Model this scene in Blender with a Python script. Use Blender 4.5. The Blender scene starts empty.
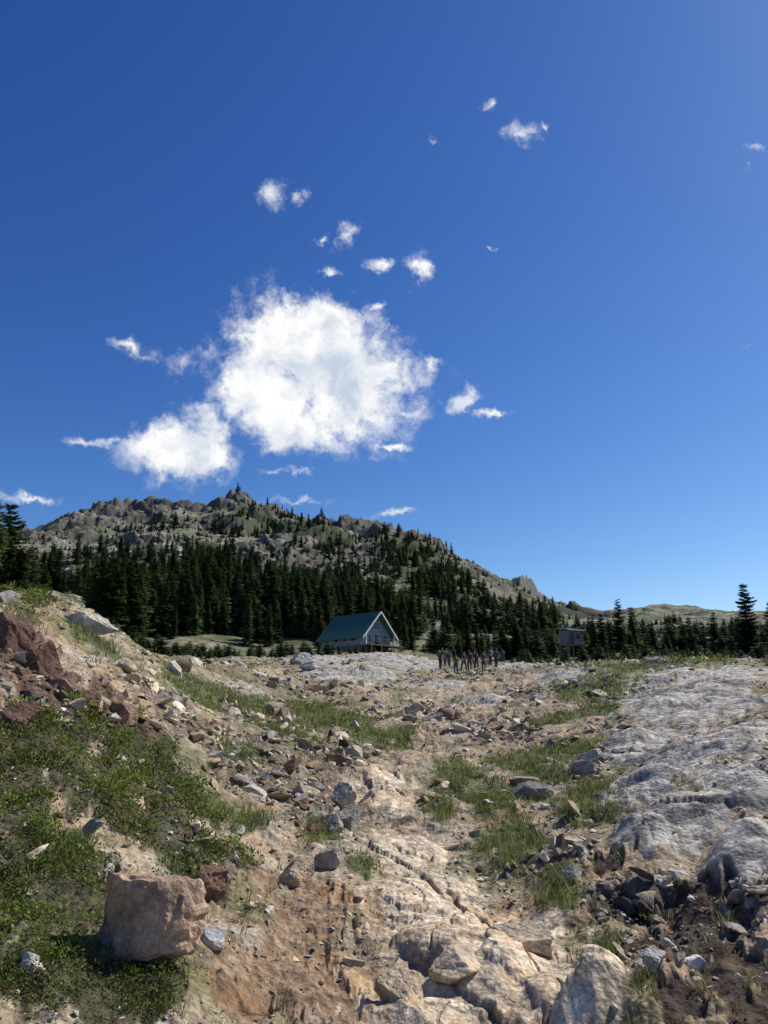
import bpy, bmesh, math, random
import numpy as np
from mathutils import Vector, Matrix, noise as mnoise
rng=np.random.default_rng(11); random.seed(5)
R=math.radians
F=745.0; P=R(15.0); CAMZ=1.6
SUN_AZ=R(62); SUN_EL=R(47)
scene=bpy.context.scene
# ---------------------------------------------------------------- helpers
def sm(a,b,x):
    t=np.clip((x-a)/(b-a),0,1); return t*t*(3-2*t)
def _h(ix,iy,s):
    h=(ix.astype(np.int64)*374761393+iy.astype(np.int64)*668265263+s*1274126177)&0xFFFFFFFF
    h=((h^(h>>13))*1274126177)&0xFFFFFFFF
    h=((h^(h>>16))*2246822519)&0xFFFFFFFF
    return ((h^(h>>15))&0xFFFFFF)/float(0x1000000)
def gn(x,y,s=0):
    x0=np.floor(x);y0=np.floor(y);fx=x-x0;fy=y-y0
    u=fx*fx*fx*(fx*(fx*6-15)+10);v=fy*fy*fy*(fy*(fy*6-15)+10)
    def g(i,j):
        a=_h(x0+i,y0+j,s)*6.2831853
        return np.cos(a)*(fx-i)+np.sin(a)*(fy-j)
    return ((g(0,0)*(1-u)+g(1,0)*u)*(1-v)+(g(0,1)*(1-u)+g(1,1)*u)*v)*1.5
def fbm(x,y,o=4,s=0,r=.5):
    t=0;a=1
    for i in range(o):
        t=t+gn(x,y,s+i)*a; x=x*2.03+7.1;y=y*2.03-3.3;a*=r
    return t
def ridged(x,y,o=4,s=0):
    t=0;a=1
    for i in range(o):
        t=t+(1-2*np.abs(gn(x,y,s+i)))*a; x=x*2.07+5.1;y=y*2.07-8.3;a*=.5
    return t-1.1
def vor(x,y,s):
    x0=np.floor(x);y0=np.floor(y)
    f1=np.full(x.shape,9.);f2=np.full(x.shape,9.);idh=np.zeros(x.shape);ox=np.zeros(x.shape);oy=np.zeros(x.shape)
    for i in(-1,0,1):
        for j in(-1,0,1):
            cx=x0+i+_h(x0+i,y0+j,s);cy=y0+j+_h(x0+i,y0+j,s+1)
            dx=x-cx;dy=y-cy;dd=np.sqrt(dx*dx+dy*dy)
            n=dd<f1
            f2=np.where(n,f1,np.minimum(f2,dd))
            f1=np.where(n,dd,f1)
            idh=np.where(n,_h(x0+i,y0+j,s+2),idh);ox=np.where(n,dx,ox);oy=np.where(n,dy,oy)
    return f1,f2,idh,ox,oy
# ---------------------------------------------------------------- terrain table (bearing, distance)
def azp(px): return math.atan((px-384)*math.cos(P)/F)
def el(a,y): return math.cos(a)*math.tan(P-math.atan((y-512)/F))
COLS={
-350:[(1024,2.6),(800,4.5),(650,7),(575,10),(570,16),(570,60),(560,150),(545,300),(520,600),(510,800)],
0:[(1024,3.1),(900,4.0),(800,5.0),(700,6.6),(640,8.2),(603,10),(612,18),(612,40),(607,120),(595,200),(575,350),(548,500),(523,750)],
50:[(1024,3.1),(900,4.05),(800,5.1),(700,7),(645,9),(606,11),(618,20),(626,60),(625,115),(610,180),(585,300),(555,460),(499,760)],
80:[(1024,3.1),(900,4.1),(800,5.3),(700,7.6),(650,9.5),(615,12),(625,22),(640,60),(640,110),(625,160),(595,260),(560,420),(530,600),(491,780)],
150:[(1024,3.2),(900,4.3),(800,5.8),(720,8.3),(680,11),(662,14),(668,30),(665,60),(655,120),(640,150),(605,240),(570,380),(535,560),(494,760)],
195:[(1024,3.3),(900,4.5),(800,6.3),(730,9),(690,13),(668,19),(669,40),(664,90),(652,130),(620,200),(575,350),(535,540),(501,740)],
222:[(1024,3.4),(900,4.7),(800,6.8),(740,10),(700,15),(674,24),(668,50),(660,110),(650,140),(610,230),(570,380),(530,560),(477,750)],
250:[(1024,3.5),(900,4.9),(800,7.2),(745,10.5),(705,16),(680,26),(669,54),(659,110),(650,145),(612,235),(574,370),(535,545),(497,745)],
300:[(1024,3.6),(900,5.2),(800,8.0),(750,11.5),(715,18),(690,30),(670,60),(656,110),(648,150),(612,240),(580,360),(545,520),(506,740)],
384:[(1024,3.8),(900,5.5),(800,9),(750,13.5),(712,22),(690,32),(670,58),(654,120),(645,160),(620,250),(590,360),(555,520),(521,720)],
425:[(1024,3.8),(900,5.6),(800,9),(750,13.5),(712,22),(690,32),(674,58),(662,100),(650,160),(622,255),(590,370),(556,520),(526,700)],
450:[(1024,3.8),(900,5.6),(800,9),(750,13.5),(712,22),(690,32),(677,58),(668,95),(655,160),(625,260),(592,380),(564,520),(541,680)],
490:[(1024,3.8),(900,5.6),(800,8.9),(750,13.2),(711,21.5),(688,32),(675,56),(667,95),(655,160),(628,260),(598,390),(574,520),(558,660)],
520:[(1024,3.8),(900,5.6),(800,8.8),(750,13),(710,21),(687,32),(673,55),(666,95),(655,160),(630,260),(605,400),(575,620)],
560:[(1024,3.8),(900,5.5),(800,8.5),(750,12.3),(708,20),(683,30),(669,52),(665,95),(652,160),(636,260),(616,420),(597,600)],
600:[(1024,3.7),(900,5.4),(800,8.2),(750,11.5),(705,19),(680,29),(667,50),(665,95),(650,160),(637,260),(618,600)],
680:[(1024,3.6),(900,5.2),(800,7.5),(750,10),(705,15),(680,22),(664,36),(666,90),(652,150),(635,260),(616,650)],
768:[(1024,3.5),(900,4.9),(800,6.9),(750,9),(700,13),(675,19),(668,32),(666,90),(655,150),(635,260),(620,650)],
1100:[(1024,3.3),(900,4.4),(800,6),(700,10),(660,17),(660,60),(650,150),(620,600)]}
LD0,LD1,NL=math.log(.3),math.log(9000),420
lg=np.linspace(LD0,LD1,NL)
kaz=[];kz=[]
for px,l in sorted(COLS.items()):
    a=azp(px)
    ds=[.3,1.2]+[d for y,d in l]; z0=CAMZ+el(a,l[0][0])*l[0][1]
    zs=[0,z0*.25]+[CAMZ+el(a,y)*d for y,d in l]
    rd,rz=ds[-1],zs[-1]
    ds+=[rd*1.06,rd*1.5,rd*2.5,9000];zs+=[rz*.985,rz*.6,rz*.1,-120]
    kaz.append(a);kz.append(np.interp(lg,np.log(ds),zs))
for a,l in((-R(100),[(.3,0),(3,.5),(10,2),(100,12),(800,90),(9000,-100)]),(R(100),[(.3,0),(3,.1),(10,.6),(100,4),(800,30),(9000,-100)]),
           (-R(180),[(.3,0),(3,-.2),(10,-.9),(100,-9),(800,-70),(9000,-150)]),(R(180),[(.3,0),(3,-.2),(10,-.9),(100,-9),(800,-70),(9000,-150)])):
    kaz.append(a);kz.append(np.interp(lg,np.log([q[0] for q in l]),[q[1] for q in l]))
o=np.argsort(kaz);kaz=np.array(kaz)[o];kz=np.array(kz)[o]
NA=1441
ag=np.linspace(-math.pi,math.pi,NA)
TAB=np.stack([np.interp(ag,kaz,kz[:,j]) for j in range(NL)],1)
def gsm(T,s,ax):
    n=int(s*3);k=np.exp(-.5*(np.arange(-n,n+1)/s)**2);k/=k.sum()
    pad=[(0,0),(0,0)];pad[ax]=(n,n);Q=np.pad(T,pad,mode='edge')
    out=0
    for i,w in enumerate(k):
        out=out+w*(Q[i:i+T.shape[0],:] if ax==0 else Q[:,i:i+T.shape[1]])
    return out
TAB=gsm(TAB,2.6,0);TAB=gsm(TAB,1.8,1)
def base(a,ld):
    i=np.clip((a+math.pi)/(2*math.pi)*(NA-1),0,NA-1.001);j=np.clip((ld-LD0)/(LD1-LD0)*(NL-1),0,NL-1.001)
    i0=i.astype(int);j0=j.astype(int);u=i-i0;v=j-j0
    return (TAB[i0,j0]*(1-u)+TAB[i0+1,j0]*u)*(1-v)+(TAB[i0,j0+1]*(1-u)+TAB[i0+1,j0+1]*u)*v
def ray(px,py):
    u=(px-384)/F;v=(512-py)/F
    d=Vector((u,math.cos(P)-v*math.sin(P),math.sin(P)+v*math.cos(P)))
    h=math.hypot(d.x,d.y);return math.atan2(d.x,d.y),d.z/h
LS=np.linspace(math.log(2.),math.log(1000),2500)
def survey(px,py):
    """bearing and distance of the ground seen at a sighting"""
    a,e=ray(px,py)
    b=base(np.full(LS.shape,a),LS);r=CAMZ+e*np.exp(LS)
    k=np.nonzero(r<b)[0]
    return a,(LS[k[0]] if len(k) else LS[-1])
def patches(l):
    out=[]
    for px,py,rx,ry in l:
        a,l0=survey(px,py);l1=survey(px,py+ry)[1];l2=survey(px,py-ry)[1]
        rl=max((l2-l1)/2,.04);out.append((a,(l1+l2)/2,abs(ray(px+rx,py)[0]-a),rl))
    return out
def pm(pl,a,ld,x,y,warp=.55,seed=50,soft=.35):
    m=np.full(a.shape,-9.)
    for A,L,ra,rl in pl:
        m=np.maximum(m,1-np.sqrt(((a-A)/ra)**2+((ld-L)/rl)**2))
    n=fbm(a*60,ld*10,4,seed)*warp*.6+fbm(x*2.2,y*2.2,3,seed+9)*warp*.4*(ld<3.6)
    return sm(0,soft,m+n),sm(-.12,.75,m+gn(x*.8,y*.8,seed+5)*.15)
GRASS=patches([(490,800,38,24),(515,845,42,30),(560,895,30,24),(460,785,28,14),(585,800,45,20),(530,760,60,12),(570,742,50,7),(610,950,20,20),(640,990,16,12),(330,722,60,14),(290,742,45,14),(375,742,40,8),(235,700,50,12),(95,640,40,14),(60,850,34,30),(235,815,40,12),(705,803,35,8),(590,715,40,6),(690,660,60,6),(368,868,26,10),(190,690,40,12),(320,830,20,14),(600,690,50,5),(560,720,40,5),(300,705,40,8),(240,760,30,10),(400,735,20,8),(540,775,40,8),(640,668,60,4),(30,608,40,8),(440,810,14,24)])
HEATH=patches([(50,745,80,35),(100,790,110,46),(40,880,110,64),(160,830,76,38),(60,980,95,54),(190,870,38,25),(150,985,45,32),(20,600,50,12),(10,800,60,60),(120,740,64,30),(150,1000,40,28),(170,790,60,32),(100,1010,65,30),(235,850,28,18)])
SLAB=patches([(690,700,90,30),(700,755,90,30),(690,820,80,36),(745,865,55,30),(630,742,45,18),(650,845,45,20),(350,675,60,12),(400,662,60,8),(730,680,60,12),(320,662,40,6),(640,790,50,12),(740,800,50,40),(480,700,34,6),(560,676,44,4),(250,688,34,6),(430,688,34,4),(510,668,30,3)])
PATHR=patches([(480,965,110,58),(430,905,66,48),(405,850,42,34),(570,1005,85,38),(385,800,34,26),(460,1020,115,32),(350,790,25,15),(520,930,50,30)])
DIRT=patches([(310,915,50,45),(290,985,60,40),(270,870,30,18),(240,1010,40,25),(335,1000,30,35)])
TRAIL=patches([(450,722,60,18),(500,690,45,8),(420,750,40,15),(400,770,30,15),(480,705,40,9),(520,680,30,5),(560,700,50,5),(330,690,70,6),(250,672,60,5),(440,690,50,6)])
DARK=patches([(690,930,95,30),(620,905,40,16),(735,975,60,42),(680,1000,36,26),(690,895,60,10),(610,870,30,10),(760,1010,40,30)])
RUST=patches([(50,690,70,30),(20,640,40,25),(110,715,50,25),(210,885,25,18),(150,740,30,15)])
RUB=patches([(250,770,70,28),(320,800,50,30),(180,720,60,20),(260,720,50,14),(560,865,60,20),(640,895,70,18),(330,760,64,16),(520,790,30,10),(500,730,50,8),(600,750,40,10),(220,860,40,20),(650,960,50,26),(560,690,60,6),(300,690,60,5),(440,800,20,20),(740,900,40,20),(60,700,80,30),(430,715,50,6),(620,690,50,5)])
FARS=patches([(285,522,55,9),(420,562,42,24),(250,508,22,7),(200,606,120,30),(100,570,60,9),(330,600,80,24),(460,605,40,20),(620,632,120,8),(330,528,40,6),(400,540,35,9),(520,612,30,6)])
def masks(x,y):
    a=np.arctan2(x,y);ld=np.log(np.maximum(np.hypot(x,y),.3))
    o={}
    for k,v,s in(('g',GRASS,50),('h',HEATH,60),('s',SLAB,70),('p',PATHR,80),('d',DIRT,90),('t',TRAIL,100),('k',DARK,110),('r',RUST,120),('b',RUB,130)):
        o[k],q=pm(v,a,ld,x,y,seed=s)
        if k in'sp':o[k+'g']=q
    return o
def height(x,y,M=None,full=False):
    d=np.maximum(np.hypot(x,y),.3);a=np.arctan2(x,y);ld=np.log(d)
    if M is None:M=masks(x,y)
    z=base(a,ld)
    far=1-sm(90,200,d)
    s=M['sg'];p=np.maximum(M['pg'],.3*M['t'])
    z=z+fbm(x*.22,y*.22,2,1)*.24*sm(4,14,d)*far
    z=z+ridged(x*.13,y*.13,3,5)*.20*sm(10,24,d)*(1-sm(38,58,d))
    z=z+fbm(x*.9,y*.9,4,3)*.10*sm(1,5,d)*far*(1-.6*p)*(1-.6*s)
    z=z+fbm(x*5,y*5,4,8,.6)*.022*(1-sm(30,60,d))*(1-.7*p)*(1-.8*s)
    z=z+ridged(x*1.6,y*1.6,4,14)*.05*far*(M['r']+.4*M['h'])
    z=z+ridged(x*2.3,y*2.3,3,17)*.035*far*M['b']
    # bedded grey bedrock: low domes cut by parallel joints into tilted plates
    c,sn=math.cos(R(-32)),math.sin(R(-32))
    xr=x*c+y*sn;yr=-x*sn+y*c
    w=fbm(x*.3,y*.3,3,21)
    big=1+.6*sm(14,60,d)
    z=z+s*(fbm(xr*.28,yr*.5,3,24)*.15*big+.03)
    cr=0
    for k,(per,amp) in enumerate(((1.35,.12),(.42,.04))):
        t=yr/per+w*(.8/per)+fbm(xr*.3/per,yr*.4/per,4,30+k)*.45
        f=t-np.floor(t);saw=np.where(f<.87,f/.87,(1-f)/.13)
        am=sm(-.25,.35,fbm(xr*.5,yr*.5,3,36+k))
        z=z+s*amp*saw*big*(.15+am)
        cr=np.maximum(cr,s*sm(.87,.95,f)*am*(.9-.3*k))
    f1,f2,idh,ox,oy=vor(xr*.6+w*.4,yr*1.15+fbm(x*1.1,y*1.1,4,23)*.35,44)
    e_=f2-f1;z=z+s*big*(((idh-.45)*.09+ox*(idh-.5)*.12+oy*.03)*sm(0,.10,e_)-.04*(1-sm(0,.06,e_)));cr=np.maximum(cr,s*(1-sm(.02,.08,e_)))
    f1,f2,idh,ox,oy=vor(xr*1.9+w,yr*4.2+fbm(x*2,y*2,3,27)*.3,49);e_=f2-f1
    z=z+s*(((idh-.5)*.026+ox*(idh-.5)*.03)*sm(0,.12,e_)-.010*(1-sm(0,.08,e_)));cr=np.maximum(cr,s*(1-sm(.02,.08,e_))*.55)
    z=z+s*fbm(xr*3,yr*6,4,47,.6)*.010
    # tan bedrock of the path
    c,sn=math.cos(R(24)),math.sin(R(24));xr=x*c+y*sn;yr=-x*sn+y*c
    wx=fbm(x*1.1,y*1.1,4,61)*.32;wy=fbm(x*1.1,y*1.1,4,67)*.32
    z=z+p*(.05+fbm(xr*1.1,yr*.5,3,63)*.05)
    f1,f2,idh,ox,oy=vor(xr*1.9+wx,yr*.95+wy,71);e_=f2-f1
    z=z+p*((idh-.3)*.20*sm(0,.11,e_)+ox*(idh-.5)*.2*sm(0,.12,e_)+oy*.06*sm(0,.12,e_)-.05*(1-sm(0,.07,e_)))
    cr=np.maximum(cr,p*(1-sm(.02,.09,e_)))
    f1,f2,idh,ox,oy=vor(xr*4.6+wx*3,yr*3.0+wy*3,75);e_=f2-f1
    z=z+p*((idh-.5)*.05*sm(0,.12,e_)-.014*(1-sm(0,.08,e_)))
    cr=np.maximum(cr,p*(1-sm(.02,.08,e_))*.7)
    z=z+p*ridged(x*1.3,y*1.3,4,77)*.012
    M['cr']=cr
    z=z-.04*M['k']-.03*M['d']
    # mountain
    m=sm(170,420,d);mm=sm(240,650,d)
    aw=a+fbm(x/90,y/90,3,93)*.06
    X_=aw*620
    oc=sm(-.25,.3,fbm(x/85,y/85,4,82)+.35*sm(560,700,d))*.85+.15
    oc=oc*(1-.6*sm(R(8),R(14),a))
    crag=ridged(X_/40,d/75,4,85)*5.2+ridged(X_/15,d/26,3,87)*2.2+fbm(x/8,y/8,3,88,.6)*1.0
    t=crag/3.6+fbm(x/30,y/30,2,89)*.7;ft=t-np.floor(t)
    step=(np.floor(t)+sm(.4,.85,ft))*3.6
    z=z+m*(fbm(X_/120,d/200,4,81)*10*mm+ridged(X_/85,d/330,3,181)*7*mm+(crag*.4+step*.6)*oc+fbm(x/9,y/9,3,88,.6)*.5-2*mm)
    z=z+sm(600,700,d)*(ridged(x/48,y/48,4,191)*8-1)*(1-sm(R(2),R(10),a))
    z=z+fbm(x/16,y/16,3,97)*1.0*sm(110,220,d)*(1-m)
    return z
def H(x,y):
    return float(height(np.array([x]),np.array([y]))[0])
def mk(name,V,Fc,col=None,smooth=False,mat=None,link=True,extra=None):
    me=bpy.data.meshes.new(name);V=np.asarray(V,dtype=np.float32);Fc=np.asarray(Fc,dtype=np.int32)
    n,k=Fc.shape
    me.vertices.add(len(V));me.vertices.foreach_set('co',V.ravel())
    me.loops.add(n*k);me.loops.foreach_set('vertex_index',Fc.ravel())
    me.polygons.add(n);me.polygons.foreach_set('loop_start',np.arange(0,n*k,k,dtype=np.int32))
    me.polygons.foreach_set('loop_total',np.full(n,k,dtype=np.int32))
    me.polygons.foreach_set('use_smooth',np.full(n,smooth,dtype=bool))
    me.update(calc_edges=True)
    if col is not None:
        at=me.color_attributes.new('Col','FLOAT_COLOR','POINT')
        c=np.ones((len(V),4),dtype=np.float32);c[:,:3]=col;at.data.foreach_set('color',c.ravel())
    if mat:me.materials.append(mat)
    if not link:return me
    ob=bpy.data.objects.new(name,me);scene.collection.objects.link(ob);return ob
# ---------------------------------------------------------------- materials
def nmat(name):
    m=bpy.data.materials.new(name);m.use_nodes=True;nt=m.node_tree
    b=nt.nodes['Principled BSDF'];b.inputs['Specular IOR Level'].default_value=.25;return m,nt,b
def N(nt,t,**k):
    n=nt.nodes.new(t)
    for a,v in k.items():
        if a in n.inputs.keys():n.inputs[a].default_value=v
        else:setattr(n,a,v)
    return n
def noise_n(nt,co,scale,detail=6,rough=.6):
    n=N(nt,'ShaderNodeTexNoise',Scale=scale,Detail=detail,Roughness=rough);nt.links.new(co,n.inputs['Vector']);return n
def rng_n(nt,src,a,b,c,d):
    n=nt.nodes.new('ShaderNodeMapRange');nt.links.new(src,n.inputs[0])
    for i,v in zip((1,2,3,4),(a,b,c,d)):n.inputs[i].default_value=v
    return n.outputs[0]
def mul(nt,c,f):
    m=nt.nodes.new('ShaderNodeVectorMath');m.operation='MULTIPLY';nt.links.new(c,m.inputs[0]);nt.links.new(f,m.inputs[1]);return m.outputs[0]
def mixc(nt,fac,a,b,mode='MIX'):
    m=nt.nodes.new('ShaderNodeMix');m.data_type='RGBA';m.blend_type=mode
    if isinstance(fac,float):m.inputs[0].default_value=fac
    else:nt.links.new(fac,m.inputs[0])
    for i,v in((6,a),(7,b)):
        if isinstance(v,tuple):m.inputs[i].default_value=(*v,1)
        else:nt.links.new(v,m.inputs[i])
    return m.outputs[2]
def stone(name,bump=1.0,pebble=True,farb=True):
    m,nt,b=nmat(name);L=nt.links
    co=nt.nodes.new('ShaderNodeTexCoord').outputs['Object']
    at=N(nt,'ShaderNodeAttribute',attribute_name='Col')
    n1=noise_n(nt,co,7,7,.68);n2=noise_n(nt,co,.3,7,.65);n3=noise_n(nt,co,45,3,.7)
    c=mul(nt,at.outputs['Color'],rng_n(nt,n1.outputs[0],.3,.7,.48,1.5))
    c=mul(nt,c,rng_n(nt,n2.outputs[0],.3,.7,.8,1.2))
    c=mul(nt,c,rng_n(nt,n3.outputs[0],.3,.7,.68,1.3))
    if pebble:
        v=N(nt,'ShaderNodeTexVoronoi',Scale=24.0);L.new(co,v.inputs['Vector'])
        sp=nt.nodes.new('ShaderNodeSeparateColor');L.new(v.outputs['Color'],sp.inputs[0])
        c=mul(nt,c,rng_n(nt,sp.outputs[0],0,1,.78,1.25))
    # iron staining
    n4=noise_n(nt,co,2.3 if pebble else 5.0,5,.7)
    c=mixc(nt,rng_n(nt,n4.outputs[0],.53,.68,0,.6),c,mixc(nt,1.0,c,(1.02,.74,.47),'MULTIPLY'))
    L.new(c,b.inputs['Base Color']);b.inputs['Roughness'].default_value=.9
    bp=N(nt,'ShaderNodeBump',Strength=.75,Distance=.05*bump);L.new(n1.outputs[0],bp.inputs['Height'])
    b3=N(nt,'ShaderNodeBump',Strength=.6,Distance=.012*bump);L.new(n3.outputs[0],b3.inputs['Height']);L.new(bp.outputs[0],b3.inputs['Normal'])
    last=b3
    if farb:
        b4=N(nt,'ShaderNodeBump',Strength=.6,Distance=.9);L.new(n2.outputs[0],b4.inputs['Height']);L.new(b3.outputs[0],b4.inputs['Normal']);last=b4
    L.new(last.outputs[0],b.inputs['Normal']);return m
M_ground=stone('terrain_ground');M_rock=stone('fractured_rock',pebble=False,farb=False)
def leafmat(name,tr=.25,rough=.6,rand=False):
    m,nt,b=nmat(name);L=nt.links
    at=N(nt,'ShaderNodeAttribute',attribute_name='Col')
    c=at.outputs['Color']
    if rand:
        oi=nt.nodes.new('ShaderNodeObjectInfo')
        c=mul(nt,c,rng_n(nt,oi.outputs['Random'],0,1,.6,1.7))
    L.new(c,b.inputs['Base Color']);b.inputs['Roughness'].default_value=rough
    t=nt.nodes.new('ShaderNodeBsdfTranslucent');L.new(c,t.inputs['Color'])
    mx=nt.nodes.new('ShaderNodeMixShader');mx.inputs[0].default_value=tr
    L.new(b.outputs[0],mx.inputs[1]);L.new(t.outputs[0],mx.inputs[2])
    L.new(mx.outputs[0],nt.nodes['Material Output'].inputs['Surface']);return m
M_grass=leafmat('grass_blades',.45);M_heath=leafmat('heather_leaves',.35);M_fir=leafmat('conifer_needles',.25,.7,True)
def plain(name,col,rough=.7,var=.25,scale=3,metal=0):
    m,nt,b=nmat(name);co=nt.nodes.new('ShaderNodeTexCoord').outputs['Object']
    n=noise_n(nt,co,scale,5,.6)
    rgb=N(nt,'ShaderNodeRGB');rgb.outputs[0].default_value=(*col,1)
    nt.links.new(mul(nt,rgb.outputs[0],rng_n(nt,n.outputs[0],.3,.7,1-var,1+var)),b.inputs['Base Color'])
    b.inputs['Roughness'].default_value=rough;b.inputs['Metallic'].default_value=metal;return m
# ---------------------------------------------------------------- ground sheet
fa=np.arange(-32,32.001,.07);co=[];v=32.;st=.3
while v<180: v+=st;st=min(st*1.3,4);co.append(v)
co=np.array(co);co=32+(co-co[0]+.3)*(148/(co[-1]-co[0]+.3))
A=np.radians(np.concatenate([-co[::-1],fa,co[:-1]]))
rr=np.concatenate([np.linspace(math.log(.02),math.log(2.6),50,endpoint=False),np.arange(math.log(2.6),math.log(950),.0052),np.linspace(math.log(955),math.log(8900),60)])
na,nr=len(A),len(rr)
AA,RR=np.meshgrid(A,rr)           # (nr,na)
X=(np.exp(RR)*np.sin(AA)).ravel();Y=(np.exp(RR)*np.cos(AA)).ravel()
M=masks(X,Y);Z=height(X,Y,M)
V=np.stack([X,Y,Z],1)
i=np.arange(nr-1)[:,None]*na;j=np.arange(na)[None,:];jn=(j+1)%na
Q=np.stack([i+j,i+na+j,i+na+jn,i+jn],-1).reshape(-1,4)[:,::-1]
# normals from finite differences
G=V.reshape(nr,na,3)
du=np.gradient(G,axis=1);dv=np.gradient(G,axis=0);nrm=np.cross(du,dv);nrm/=np.linalg.norm(nrm,axis=2,keepdims=True)+1e-9
nz=np.abs(nrm[...,2]).ravel()
D=np.hypot(X,Y);AZ=AA.ravel();LDv=RR.ravel()
def lerp(c,t,m): 
    t=np.array(t);return c*(1-m[:,None])+t*m[:,None]
n1=fbm(X*.5,Y*.5,4,200);n2=fbm(X*2.5,Y*2.5,4,210);n3=fbm(X*.12,Y*.12,4,220)
C=np.tile(np.array([.36,.285,.19]),(len(X),1))
C=lerp(C,[.32,.225,.14],sm(-.1,.6,n1));C=lerp(C,[.36,.33,.27],sm(.05,.6,n2)*.7);C=lerp(C,[.13,.105,.07],sm(.05,.5,n3)*.55)
C=lerp(C,[.13,.14,.05],sm(.05,.5,fbm(X*.8,Y*.8,4,230))*.65)
C=lerp(C,[.115,.13,.05],sm(16,40,D)*sm(-.1,.3,fbm(X*.22,Y*.22,5,235,.6))*.75)
C=lerp(C,[.13,.10,.07],M['b']*.8)
C=lerp(C,[.43,.33,.22],M['t']*.75);C=lerp(C,[.13,.08,.055],M['r'])
C=lerp(C,[.27,.18,.11],M['d'])
C=lerp(C,[.055,.055,.025],M['h']*.92);C=lerp(C,[.09,.11,.038],M['g']*.9)
C=lerp(C,[.60,.49,.345],M['p']);
pn=sm(.1,.7,fbm(X*1.4,Y*1.4,4,240));C=lerp(C,[.48,.35,.22],M['p']*pn)
C=lerp(C,[.50,.465,.40],M['s']*.95);C=lerp(C,[.20,.19,.17],M['s']*sm(.0,.6,fbm((X*.85-Y*.53)*.7,(X*.53+Y*.85)*3.2,4,250))*.85)
lich=sm(.15,.6,fbm(X*4,Y*4,4,260));C=lerp(C,[.17,.16,.13],M['s']*lich*.5)
C=lerp(C,[.075,.058,.038],np.clip(M['cr'],0,1)*.85)
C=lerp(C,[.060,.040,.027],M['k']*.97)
C=lerp(C,[.095,.105,.045],sm(75,115,D)*(1-M['s'])*sm(-.5,.2,fbm(X*.15,Y*.15,4,245))*.85)
# mountain colours
mt=sm(110,200,D)
hx=fbm(X/60,Y/60,5,300,.6);hy=fbm(X/25,Y/25,5,310,.6);hz=fbm(X/9,Y/9,4,320,.6)
MC=np.tile(np.array([.25,.225,.185]),(len(X),1))
MC=lerp(MC,[.40,.375,.325],sm(.0,.45,hy+.3*hx-.4*sm(-R(10),R(6),AZ)+.12))
MC=lerp(MC,[.14,.11,.085],sm(.0,.5,hx-.3*hy)*.85)
MC=lerp(MC,[.10,.085,.072],sm(620,700,D)*sm(-.5,.05,hz)*.9)
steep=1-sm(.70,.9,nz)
green=sm(-.12,.3,hy*.6+hz*.4+fbm(AZ*14,LDv*5,4,330)*.7+.04)
green=np.clip(green+.4*sm(R(4),R(9),AZ)*(1-sm(R(12),R(15),AZ)),0,1)
MC=lerp(MC,[.095,.135,.040],green*(1-steep*.8)*.9)
MC=lerp(MC,[.03,.045,.018],sm(.08,.34,fbm(X/30,Y/30,5,340,.6)+.3*hz)*.9)
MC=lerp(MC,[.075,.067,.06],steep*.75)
fm,_=pm(FARS,AZ,LDv,X,Y,warp=.9,seed=140,soft=.3);MC=lerp(MC,[.04,.06,.02],fm*.85)
C=C*(1-mt[:,None])+MC*mt[:,None]
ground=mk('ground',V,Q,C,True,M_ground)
# ---------------------------------------------------------------- rocks
def ico(sub):
    b=bmesh.new();bmesh.ops.create_icosphere(b,subdivisions=sub,radius=1)
    v=np.array([q.co[:] for q in b.verts]);f=np.array([[q.index for q in t.verts] for t in b.faces]);b.free();return v,f
def rockv(sub,seed,planes=11,nz=.07,flat=.75,lo=.45):
    r=np.random.default_rng(seed);v,f=ico(sub)
    v=v*np.array([1.15,.9,1.0])
    for k in range(planes):
        n=r.normal(size=3);n/=np.linalg.norm(n)
        c=r.uniform(lo,.82);e=v@n-c;v=v-np.maximum(e,0)[:,None]*n
    if nz:
        o=r.uniform(0,50,3)
        for i in range(len(v)):
            p=Vector(v[i]*2.1+o);q=mnoise.fractal(p,.9,2.0,5 if sub>3 else 2)
            if sub>4:
                dd_=mnoise.voronoi(p*1.3)[0];q+=-1.6*max(0,.22-(dd_[1]-dd_[0]))/.22*.45
            v[i]*=1+nz*q
    v=v*np.array([1,1,flat]);return v,f
VAR2=[rockv(2,100+s,10,.05,random.uniform(.4,.8),.3) for s in range(16)]
VAR3=[rockv(3,300+s,11,.07,random.uniform(.4,.8),.3) for s in range(12)]
def rotm(n,tilt):
    a=rng.uniform(0,6.283,n);b=rng.normal(0,tilt,n);c=rng.normal(0,tilt,n)
    ca,sa,cb,sb,cc,sc=np.cos(a),np.sin(a),np.cos(b),np.sin(b),np.cos(c),np.sin(c)
    Rz=np.zeros((n,3,3));Rz[:,0,0]=ca;Rz[:,0,1]=-sa;Rz[:,1,0]=sa;Rz[:,1,1]=ca;Rz[:,2,2]=1
    Rx=np.zeros((n,3,3));Rx[:,0,0]=1;Rx[:,1,1]=cb;Rx[:,1,2]=-sb;Rx[:,2,1]=sb;Rx[:,2,2]=cb
    Ry=np.zeros((n,3,3));Ry[:,1,1]=1;Ry[:,0,0]=cc;Ry[:,0,2]=sc;Ry[:,2,0]=-sc;Ry[:,2,2]=cc
    return Rx@Ry@Rz
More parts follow.
